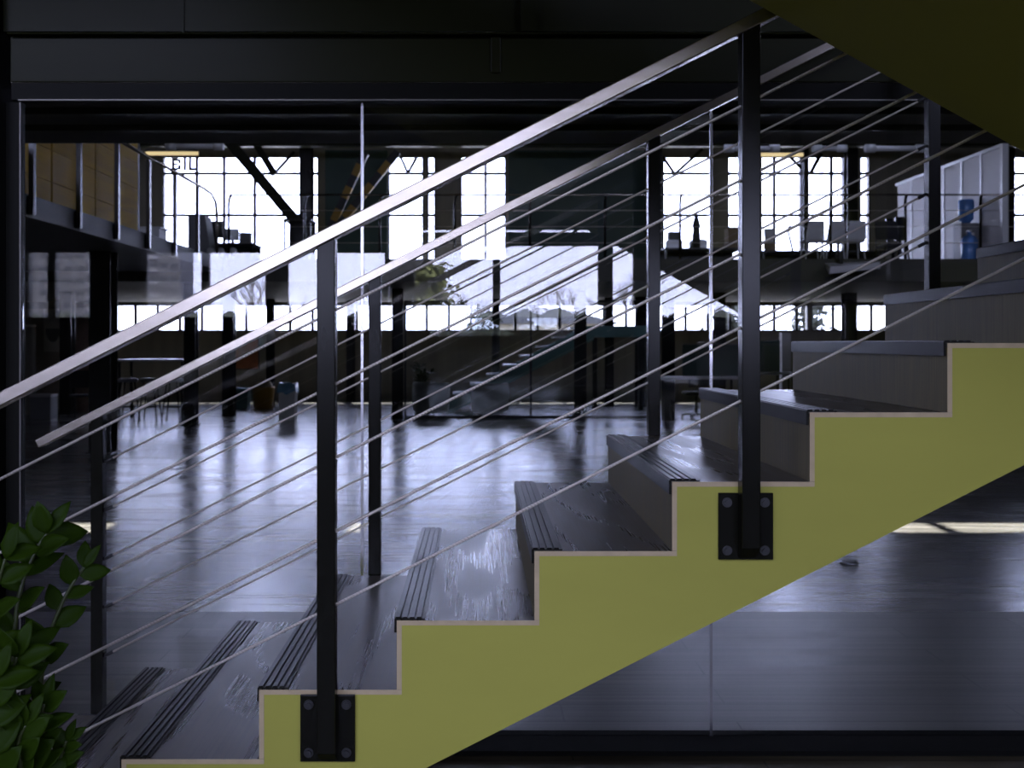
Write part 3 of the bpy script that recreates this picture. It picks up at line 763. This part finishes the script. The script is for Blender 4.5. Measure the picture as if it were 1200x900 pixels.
# second stair, teal, far away
Ys = 22.2; s_ = F / Ys
ft = thing('staircase', (ax(505, Ys), Ys + .5, 0), 'small teal staircase far beyond the glass, rising to the right', 'staircase')
sx0, sx1 = ax(512, Ys), ax(690, Ys); ztop = az(383, Ys)
nn = 9; rr = ztop / nn; ru = (sx1 - sx0) / nn
for y in (Ys, Ys + .95):
    m = MB(); m.prism([(sx0 - .15, 0), (sx0 + .35, 0), (sx1 + .1, ztop - .28), (sx1 + .1, ztop + .02), (sx1 - .05, ztop + .02)], y, y + .05); m.build('stringer', 'teal_paint', ft)
for k in range(nn):
    z = rr * (k + 1)
    MB().box(sx0 + ru * k - .02, sx0 + ru * (k + 1) + .03, Ys + .051, Ys + .949, z - .04, z).build('tread', 'white', ft)
MB().box(sx1 + .10, ax(762, Ys), Ys, Ys + 1.0, ztop - .22, ztop + .02).build('landing', 'teal_paint', ft)
for px in (700, 755): MB().box(ax(px, Ys) - .05, ax(px, Ys) + .05, Ys + .45, Ys + .55, 0, ztop - .221).build('leg', 'steel', ft)

# inner glass screen with a black floor track
m = MB(); m.box(ax(474, 20.35), ax(768, 20.35), 20.32, 20.38, 0.0005, .05); m.box(ax(474, 20.35), ax(768, 20.35), 20.32, 20.38, 2.25, 2.3)
for px in (475, 622, 767): m.box(ax(px, 20.35) - .02, ax(px, 20.35) + .02, 20.33, 20.37, .05, 2.25)
gs = thing('window_50', (ax(620, 20.35), 20.35, 0), None, None, kind='structure')
m.build('window_frame', 'frame', gs)
for a, b in ((475, 622), (622, 767)): MB().box(ax(a, 20.35) + .02, ax(b, 20.35) - .02, 20.345, 20.355, .05, 2.25).build('pane', 'window_glass', gs)

# right side: desks, chairs, screens
table('desk', 776, 872, 442, 18.6, .75, 'whitepanel', 'pale desk beside the far post on the right', 'desk', 'desks on the right')
table('desk', 886, 940, 437, 21.5, .8, 'white', 'white desk under the low window strip, right of the second near post', 'desk', 'desks on the right')
def office_chair(loc, label):
    t = thing('office_chair', loc, label, 'chair', None); x, y, z = loc
    MB().box(x - .24, x + .24, y - .23, y + .23, z + .46, z + .53).build('seat', 'chairfab', t, bevel=.025)
    m = MB(); m._hexa([(x - .2, y - .27, z + .62), (x + .2, y - .27, z + .62), (x + .2, y - .22, z + .62), (x - .2, y - .22, z + .62), (x - .19, y - .32, z + 1.0), (x + .19, y - .32, z + 1.0), (x + .19, y - .27, z + 1.0), (x - .19, y - .27, z + 1.0)], 0)
    m.build('backrest', 'chairfab', t, bevel=.02)
    m = MB(); m.tube([(x, y, z + .1), (x, y, z + .46)], .025, 8); m.tube([(x, y - .1, z + .46), (x, y - .26, z + .5), (x, y - .27, z + .7)], .018, 6); m.build('column', 'dark', t)
    for k in range(5):
        a = R(72 * k + 20); ex, ey = x + .27 * math.cos(a), y + .27 * math.sin(a)
        b = MB().bar((x, y, z + .1), (ex, ey, z + .075), .04, .03).build('base_arm', 'dark', t)
        MB().tube([(ex - .012, ey, z + .032), (ex + .012, ey, z + .032)], .031, 12).build('caster', 'dark', b)
    return t
oc = office_chair((ax(816, 20.2), 20.2, 0), 'dark office chair on casters tucked by the pale desk')
t = thing('desk_screen', at(838, 440, 19.5), 'dark teal desk divider standing on the pale desk', 'screen')
t.location.z = az(442, 18.6)
MB().box(ax(800, 19.2), ax(880, 19.2), 19.2, 19.24, az(442, 18.6) + .001, az(404, 19.2)).build('panel', 'teal', t)
MB().box(ax(800, 19.2), ax(880, 19.2), 19.19, 19.25, az(404, 19.2), az(402.5, 19.2)).build('rim', 'grey', t)
t = thing('chalkboard', (ax(895, 23), 23, 0), 'dark green board standing on the floor under the low windows', 'board')
m = MB(); m.box(ax(878, 23), ax(914, 23), 23, 23.04, az(437, 23), az(399, 23)); m.build('board_face', 'teal', t)
for px in (880, 912): MB().box(ax(px, 23) - .03, ax(px, 23) + .03, 23.041, 23.09, 0, az(398, 23)).build('leg', 'frame', t)
x = ax(920, 23.3); t = thing('white_pillar', (x, 23.3, 0), 'white square post beside the dark green board', 'post'); MB().box(x - .1, x + .1, 23.2, 23.4, 0, az(390, 23.3)).build('shaft', 'whitepanel', t); MB().box(x - .13, x + .13, 23.17, 23.43, 0, .08).build('foot', 'grey', t)
x = ax(900, 15.7)
# floor boxes
for px, py, lab in ((215, 560, 'small round metal floor socket beyond the left cables'), (995, 660.5, 'small metal floor socket under the stairs, right side')):
    Y = EYE * F / (py - 402); x = ax(px, Y); t = thing('floor_socket', (x, Y, 0.0), lab, 'floor socket', 'floor sockets')
    r = .045 if px < 500 else .06
    MB().lathe((x, Y, 0), [(r, .001), (r, .012), (r * .85, .016)], 24).build('rim', 'joint', t); MB().lathe((x, Y, 0), [(r * .75, .0165), (r * .7, .022)], 20).build('lid', 'bolt', t)

# ------------------------------------------------------------------ things on the mezzanine
def monitor(px0, px1, py0, py1, Y, label, group, z0):
    x0, x1, za, zb = ax(px0, Y), ax(px1, Y), az(py1, Y), az(py0, Y); x = (x0 + x1) / 2
    t = thing('monitor', (x, Y, z0), label, 'monitor', group)
    MB().box(x0, x1, Y - .02, Y + .03, za, zb).build('screen', ['screen'], t, bevel=.004)
    m = MB().box(x - .03, x + .03, Y + .031, Y + .05, z0 + .012, za + .08); m.build('stand', 'dark', t)
    MB().box(x - .11, x + .11, Y - .06, Y + .1, z0, z0 + .012).build('base', 'dark', t)
def mdesk(px0, px1, Y, depth, label, mat='white', h=.72):
    mat = 'dark' if mat == 'grey' else mat
    x0, x1 = ax(px0, Y), ax(px1, Y); t = thing('desk', ((x0 + x1) / 2, Y + depth / 2, ZM), label, 'desk', 'desks on the mezzanine')
    MB().box(x0, x1, Y, Y + depth, ZM + h - .03, ZM + h).build('table_top', mat, t)
    for x in (x0 + .04, x1 - .04):
        for y in (Y + .04, Y + depth - .04): MB().box(x - .02, x + .02, y - .02, y + .02, ZM, ZM + h - .03).build('leg', 'steel', t)
    MB().box(x0 + .06, x1 - .06, Y + depth - .05, Y + depth - .03, ZM + .001, ZM + h - .031).build('modesty_panel', mat, t)
    return ZM + h
# left end
x0, x1 = ax(176, 17.2), ax(199, 17.2)
t = thing('sideboard', ((x0 + x1) / 2 - .3, 17.2, ZM), 'white low cabinet at the end of the left mezzanine', 'cabinet')
MB().box(x0 - .1, x1 - .08, 16.9, 17.3, ZM + .05, ZM + .40).build('cabinet_body', 'white', t, bevel=.01); MB().box(x0 - .13, x1 - .05, 16.87, 17.33, ZM + .401, ZM + .43).build('top', 'white', t); MB().box(x0 - .06, x1 - .12, 16.95, 17.25, ZM, ZM + .05).build('plinth', 'dark', t)
x0, x1 = ax(220, 19), ax(240, 19)
t = thing('cabinet', ((x0 + x1) / 2, 19.2, ZM), 'grey upright cabinet with a slanted side, in front of the lettered window', 'cabinet')
MB().prism([(x0, ZM), (x1 + .14, ZM), (x1, az(252, 19)), (x0, az(252, 19))], 19, 19.45).build('cabinet_body', 'grey', t, bevel=.008)
MB().box(x0 + .02, x0 + .04, 18.985, 18.999, ZM + .5, ZM + .62).build('handle', 'dark', t)
zt = mdesk(241, 297, 19.5, .8, 'dark desk carrying monitors, right of the grey cabinet', 'grey', .42)
monitor(242, 261, 259, 279, 19.8, 'black monitor next to the grey cabinet', 'monitors on the left desk', zt)
monitor(264, 280, 268, 282, 19.8, 'black monitor in the middle of the left mezzanine desk', 'monitors on the left desk', zt)
x = ax(288, 19.8); t = thing('desk_organizer', (x, 19.8, zt), 'grey box at the right end of the left mezzanine desk', 'box'); MB().box(x - .1, x + .1, 19.7, 19.9, zt, az(274, 19.8)).build('box_body', 'grey', t, bevel=.006); MB().box(x - .105, x + .105, 19.695, 19.905, az(274, 19.8), az(273, 19.8)).build('lid', 'dark', t)
for px, lab in ((216, 'left of the grey cabinet'), (247, 'just right of the grey cabinet'), (258, 'between the other two on the right of the cabinet'), (273, 'furthest right of the row')):
    p = at(px, 289, 18.5); t = thing('globe_lamp', (p.x, 18.5, ZM), 'small white globe lamp ' + lab, 'lamp', 'white globe lamps on the mezzanine edge')
    MB().lathe((p.x, 18.5, ZM), [(.06, 0), (.06, .015), (.015, .03), (.015, .10)], 12).build('base', 'dark', t); MB().ball((p.x, 18.5, ZM + .17), .075, 14).build('globe', 'white', t)
# table and chairs near the left column
x = ax(340, 21); zt = mdesk(331, 365, 21, .7, 'small dark high table at the left column on the mezzanine', 'dark', 1.05)
# right hand side
zt = mdesk(778, 872, 19.2, .8, 'desk on the mezzanine between the far post and the second near post', 'grey', .30)
for k, (px0, px1, py, mat, lab) in enumerate(((781, 798, 282, 'white', 'white box with a dark hat shaped lid at the left of the mezzanine desk'), (809, 827, 282, 'white', 'white box with a dark pointed bottle, left of the cardboard box'), (851, 872, 268, 'card', 'brown cardboard box at the right end of the mezzanine desk'))):
    x0, x1 = ax(px0, 19.6), ax(px1, 19.6); t = thing('box', ((x0 + x1) / 2, 19.6, zt), lab, 'box')
    MB().box(x0, x1, 19.45, 19.75, zt, az(py, 19.6)).build('box_body', mat, t, bevel=.005)
    MB().box(x0 + .03, x1 - .03, 19.5, 19.7, az(py, 19.6), az(py - (10 if k == 0 else 1.2), 19.6)).build('lid', 'dark' if k == 0 else mat, t)
x = ax(816, 19.3); t = thing('bottle', (x, 19.3, zt), 'dark pointed bottle standing in front of the white box', 'bottle')
MB().lathe((x, 19.3, zt), [(.07, 0), (.075, .25), (.06, .36), (.085, .40), (.03, .60), (.008, .70)], 14).build('bottle_body', 'dark', t)
zt = mdesk(893, 1050, 19.2, .8, 'long desk with white chairs on the right of the mezzanine', 'grey', .25)
x = ax(902, 19.6); t = thing('basket', (x, 19.6, zt), 'small brown basket with tall papers on the right mezzanine desk', 'basket')
MB().lathe((x, 19.6, zt), [(.10, 0), (.12, .18), (.11, .18), (.1, .03)], 14).build('basket_body', 'card', t)
m = MB()
for k in range(4): m.bar((x - .05 + k * .03, 19.6, zt + .04), (x - .09 + k * .05, 19.6, zt + .45), .05, .004)
m.build('papers', 'whitepanel', t)
x = ax(929, 19.6); t = thing('desk_lamp', (x, 19.6, zt), 'dark slanted desk lamp in front of the bright right hand window', 'lamp')
MB().lathe((x, 19.6, zt), [(.07, 0), (.07, .015), (.01, .02)], 14).build('base', 'dark', t); MB().tube([(x, 19.6, zt + .02), (x - .09, 19.6, zt + .42)], .022, 8).build('arm', 'dark', t); MB().tube([(x - .09, 19.6, zt + .42), (x - .04, 19.55, zt + .47)], [.03, .05], 10).build('lamp_head', 'dark', t)
def shell_chair(px, Y, label, first=[None]):
    if first[0]: return copy_tree(first[0], (ax(px, Y), Y, ZM), label=label)
    x = ax(px, Y); t = thing('shell_chair', (x, Y, ZM), label, 'chair', 'white shell chairs on the mezzanine'); first[0] = t
    MB().box(x - .17, x + .17, Y - .1, Y + .25, ZM + .36, ZM + .41).build('seat', 'whitepanel', t, bevel=.015)
    m = MB(); m._hexa([(x - .17, Y - .13, ZM + .40), (x + .17, Y - .13, ZM + .40), (x + .17, Y - .10, ZM + .40), (x - .17, Y - .10, ZM + .40), (x - .14, Y - .2, ZM + .72), (x + .14, Y - .2, ZM + .72), (x + .14, Y - .17, ZM + .72), (x - .14, Y - .17, ZM + .72)], 0)
    m.build('backrest', 'white', t, bevel=.012)
    for sx in (-1, 1):
        for sy in (-1, 1): MB().tube([(x + sx * .13, Y + .07 + sy * .13, ZM + .36), (x + sx * .17, Y + .07 + sy * .17, ZM)], .012, 6).build('leg', 'white', t)
for px, lab in ((953, 'white chair at the long mezzanine desk, right of the slanted lamp'), (977, 'white chair before the black column on the mezzanine'), (1001, 'white chair at the long mezzanine desk, right of the black column')): shell_chair(px, 18.75, lab)
monitor(976, 990, 270, 286, 19.7, 'black monitor by the black column on the long desk', 'monitors on the long desk', zt)
monitor(1038, 1046, 256, 280, 19.9, 'narrow black monitor, left of a pair near the white partition', 'monitors on the long desk', zt)
monitor(1049, 1062, 254, 282, 19.9, 'black monitor next to the white partition', 'monitors on the long desk', zt)
chair('dining_chair', (ax(1045, 18.7), 18.7, ZM), 'dark chair on the mezzanine before the pair of monitors', .3)
for px, py, Y, lab in ((1136, 300, 18.35, 'blue water bottle standing on the mezzanine floor by the white partition'),):
    x = ax(px, Y) ; 
    t = thing('water_bottle', (x, Y, ZM), lab, 'bottle')
    MB().lathe((x, Y, ZM), [(.13, 0), (.14, .03), (.14, .34), (.10, .42), (.035, .45), (.035, .50)], 18).build('bottle_body', 'bluebottle', t); MB().lathe((x, Y, ZM), [(.04, .501), (.04, .53)], 12).build('cap', 'white', t)
x = 8.80; t = thing('water_cooler', (x, 18.85, ZM), 'water cooler with a blue bottle on top, against the white partition', 'water cooler')
MB().box(x - .16, x + .16, 18.69, 19.01, ZM, ZM + .7).build('cooler_body', 'grey', t, bevel=.015); MB().lathe((x, 18.85, ZM), [(.05, .701), (.13, .78), (.135, 1.1), (.12, 1.13)], 18).build('bottle', 'bluebottle', t); MB().box(x - .06, x + .06, 18.65, 18.689, ZM + .42, ZM + .52).build('tap', 'white', t)

# ================================================================== OUTSIDE
def bare_tree(loc, h, label, seed, group, name='bare_tree', spread=.55):
    rd = random.Random(seed); m = MB()
    def grow(p, d, l, r, lev):
        q = p + d * l; mid = p.lerp(q, .5) + Vector((rd.uniform(-1, 1), rd.uniform(-1, 1), 0)) * l * .05
        m.tube([p, mid, q], [r, r * .85, r * .68], 5 if lev < 2 else 3)
        if lev < 4:
            for k in range(3 if lev < 3 else 4):
                nd = (d + Vector((rd.uniform(-1, 1), rd.uniform(-1, 1), rd.uniform(-.1, .7))) * spread).normalized()
                grow(p.lerp(q, rd.uniform(.6, 1)), nd, l * rd.uniform(.6, .8), r * .55, lev + 1)
    grow(Vector(loc), Vector((0, 0, 1)), h * .32, h * .022, 0)
    o = m.build(name, 'bark', base=loc); tag(o, label, 'tree', group)
GZ = -.06
k = 0
for px, D, h, lab in ((252, 34, 4.4, 'bare tree mirrored in the glass between the left cables'), (312, 36, 5.6, 'bare tree mirrored in the glass above the near handrail'), (547, 36, 4.6, 'bare tree mirrored in the glass right of the green tree'),
                      (640, 38, 4.2, 'bare tree mirrored in the glass above the far roof'), (668, 34, 4.9, 'bare tree mirrored in the glass beside the thick mullion'), (695, 36, 4.6, 'bare tree mirrored just left of the thick mullion'),
                      (733, 33, 5.4, 'tall bare tree mirrored in the glass beside the far post'), (345, 40, 4.4, 'bare tree mirrored in the glass left of the near post')):
    vd = 2 * YG + D; bare_tree(((px - 560) * vd / F, -D, GZ), h, lab, 40 + k, 'bare trees behind the viewer'); k += 1
def leafy(loc, h, w, label, seed, mat='bush', n=1400, leaf=.35):
    rd = random.Random(seed); x, y, z = loc; t = thing('leafy_tree', loc, label, 'tree')
    m = MB(); m.tube([(x, y, z), (x + .05, y, z + h * .4), (x, y, z + h * .85)], [h * .03, h * .02, h * .006], 7)
    for q in range(10):
        a = rd.uniform(0, 6.28); zz = z + h * rd.uniform(.25, .7); m.tube([(x, y, zz), (x + w * .35 * math.cos(a), y + w * .35 * math.sin(a), zz + h * .15)], h * .006, 5)
    m.build('trunk', 'bark', t)
    l = MB()
    for q in range(n):
        u = rd.gauss(0, .42); v = rd.gauss(0, .42); s = rd.random() ** .8
        p = Vector((x + u * w * .5 * (1.1 - .6 * s), y + v * w * .5 * (1.1 - .6 * s), z + h * (.12 + .88 * s)))
        l.leaf(p, (rd.uniform(-1, 1), rd.uniform(-1, 1), rd.uniform(-1, .3)), (rd.uniform(-1, 1), rd.uniform(-1, 1), 1), leaf, leaf * .5)
    l.build('foliage', mat, t, recalc=False)
vd = 2 * YG + 33
leafy(((497 - 560) * vd / F, -33, GZ), EYE + (402 - 308) * vd / F, 3.4, 'yellow green leafy tree mirrored in the glass under the handrails', 3, 'bush', 2600, .34)
m = MB(); rd = random.Random(8)
for q in range(60):
    x = -34 + q * 1.15; hh = EYE + (402 - 362) * 36.7 / F + rd.uniform(-.12, .1); m.ball((x, -29, hh * .42), 1.15, 10, hh * .58 / 1.15)
o = m.build('hedge', 'hedge'); tag(o, 'dark hedge line mirrored at the foot of the bare trees', 'hedge')
def tower(loc, w, d, h, floors, bays, label):
    x, y, z = loc; t = thing('apartment_building', loc, label, 'building')
    MB().box(x - w / 2, x + w / 2, y - d, y, z, z + h).build('wall', 'block', t)
    for i in range(floors):
        for j in range(bays):
            cx = x - w / 2 + w * (j + .5) / bays; cz = z + h * (i + .5) / floors; ww, wh = w / bays * .32, h / floors * .30
            if (j % 3) == 1: MB().box(cx - ww * 1.3, cx + ww * 1.3, y, y + .5, cz - wh * 1.3, cz - wh * .2).build('balcony', 'blockpale', t)
            MB().box(cx - ww, cx + ww, y, y + .05, cz - wh * .15, cz + wh).build('window', 'blockdark', t)
    MB().box(x - w / 2 - .2, x + w / 2 + .2, y - d - .2, y + .3, z + h, z + h + .5).build('parapet', 'blockpale', t)
D = 250; vd = 2 * YG + D
tower(((58 - 560) * vd / F, -D, GZ), 24, 14, 36, 12, 8, 'pale and grey apartment tower mirrored at the left edge of the glass')
D = 240; vd = 2 * YG + D
tower(((186 - 560) * vd / F, -D, GZ), 10, 12, 33, 11, 4, 'dark grey apartment block mirrored right of the yellow panels')
# beyond the far windows
ft = thing('fence', (0, 44, GZ), 'pale steel bar fence outside the low far windows', 'fence')
for z in (.3, 1.5, 2.9): MB().box(-30, 30, 44, 44.05, z, z + .06).build('rail', 'fence', ft)
for q in range(90): MB().box(-22 + q * .5, -21.96 + q * .5, 44.051, 44.08, GZ, 3.1).build('bar', 'fence', ft)
x = ax(640, 40); t = thing('shed', (x, 40, GZ), 'dark gabled shed outside the low far windows, behind the far stairs', 'shed')
MB().box(x - 2.2, x + 2.6, 40, 43, GZ, 2.2).build('wall', 'stripes', t); MB().prism([(x - 2.5, 2.2), (x + 2.9, 2.2), (x + .8, 2.75), (x - 1.2, 2.95)], 39.8, 43.2).build('roof', 'frame', t)
leafy((ax(568, 38), 38, GZ), 3.4, 1.6, 'dark green tree outside the low far window behind the tub chair', 9, 'hedge', 700, .3)
leafy((ax(858, 38), 38, GZ), 3.8, 1.8, 'green tree outside the low far window right of the second near post', 10, 'hedge', 700, .3)
leafy((ax(950, 38), 38, GZ), 3.6, 1.8, 'green tree outside the low far window left of the top steps', 11, 'hedge', 700, .3)

# ================================================================== LIGHT
w = bpy.data.worlds.new('sky'); S.world = w; w.use_nodes = True
nt = w.node_tree; bg = nt.nodes['Background']
tc = nt.nodes.new('ShaderNodeTexCoord'); sp = nt.nodes.new('ShaderNodeSeparateXYZ'); cr = nt.nodes.new('ShaderNodeValToRGB')
cr.color_ramp.elements[0].position = 0.; cr.color_ramp.elements[0].color = (.67, .69, 1., 1)
cr.color_ramp.elements[1].position = .6; cr.color_ramp.elements[1].color = (.58, .62, 1., 1)
nt.links.new(tc.outputs['Generated'], sp.inputs[0]); nt.links.new(sp.outputs[2], cr.inputs[0]); nt.links.new(cr.outputs[0], bg.inputs[0])
bg.inputs[1].default_value = 17.0
su = bpy.data.lights.new('sun', 'SUN'); su.energy = 36; su.angle = R(.6); su.color = (1, .93, .85)
so = bpy.data.objects.new('sun', su); COL.objects.link(so); so.location = (0, 60, 60); so.rotation_euler = (-(math.pi / 2 - SUN_E), 0, 0)
def portal(name, cx, cy, cz, w_, h_, rx):
    l = bpy.data.lights.new(name, 'AREA'); l.shape = 'RECTANGLE'; l.size = w_; l.size_y = h_; l.cycles.is_portal = True
    o = bpy.data.objects.new(name, l); COL.objects.link(o); o.location = (cx, cy, cz); o.rotation_euler.x = rx
portal('window_portal_upper', 2, YF + .2, (az(322, YF) + az(183, YF)) / 2, 22, az(183, YF) - az(322, YF), -R(90))
portal('window_portal_strip', 1, YF + .2, (az(388, YF) + az(357, YF)) / 2, 21, az(357, YF) - az(388, YF), -R(90))
portal('hall_window_portal', -1.2, YB - .2, (bz(376) + bz(264)) / 2, 10, bz(264) - bz(376), R(90))
portal('added_high_window_portal', -5.45, YB - .2, 5.85, 12.1, 1.8, R(90))
portal('added_high_window_portal', 9.55, YB - .2, 5.85, 6.1, 1.8, R(90))

# ================================================================== CAMERA
cam = bpy.data.cameras.new('camera'); co = bpy.data.objects.new('camera', cam); COL.objects.link(co)
co.location = (0, 0, EYE); co.rotation_euler = (R(90), 0, 0)
cam.sensor_width = 36; cam.lens = 36 * F / 1200; cam.shift_x = 40 / 1200; cam.shift_y = -48 / 1200
cam.clip_start = .05; cam.clip_end = 900
cam.dof.use_dof = True; cam.dof.focus_distance = 2.6; cam.dof.aperture_fstop = 6.3
S.camera = co
S.view_settings.view_transform = 'Standard'; S.view_settings.look = 'None'; S.view_settings.gamma = 1; S.view_settings.use_curve_mapping = False
S.view_settings.exposure = 0.
cy = S.cycles
cy.max_bounces = 10; cy.diffuse_bounces = 4; cy.glossy_bounces = 5; cy.transparent_max_bounces = 24; cy.transmission_bounces = 6
cy.caustics_reflective = False; cy.caustics_refractive = False; cy.sample_clamp_indirect = 6; cy.use_denoising = True
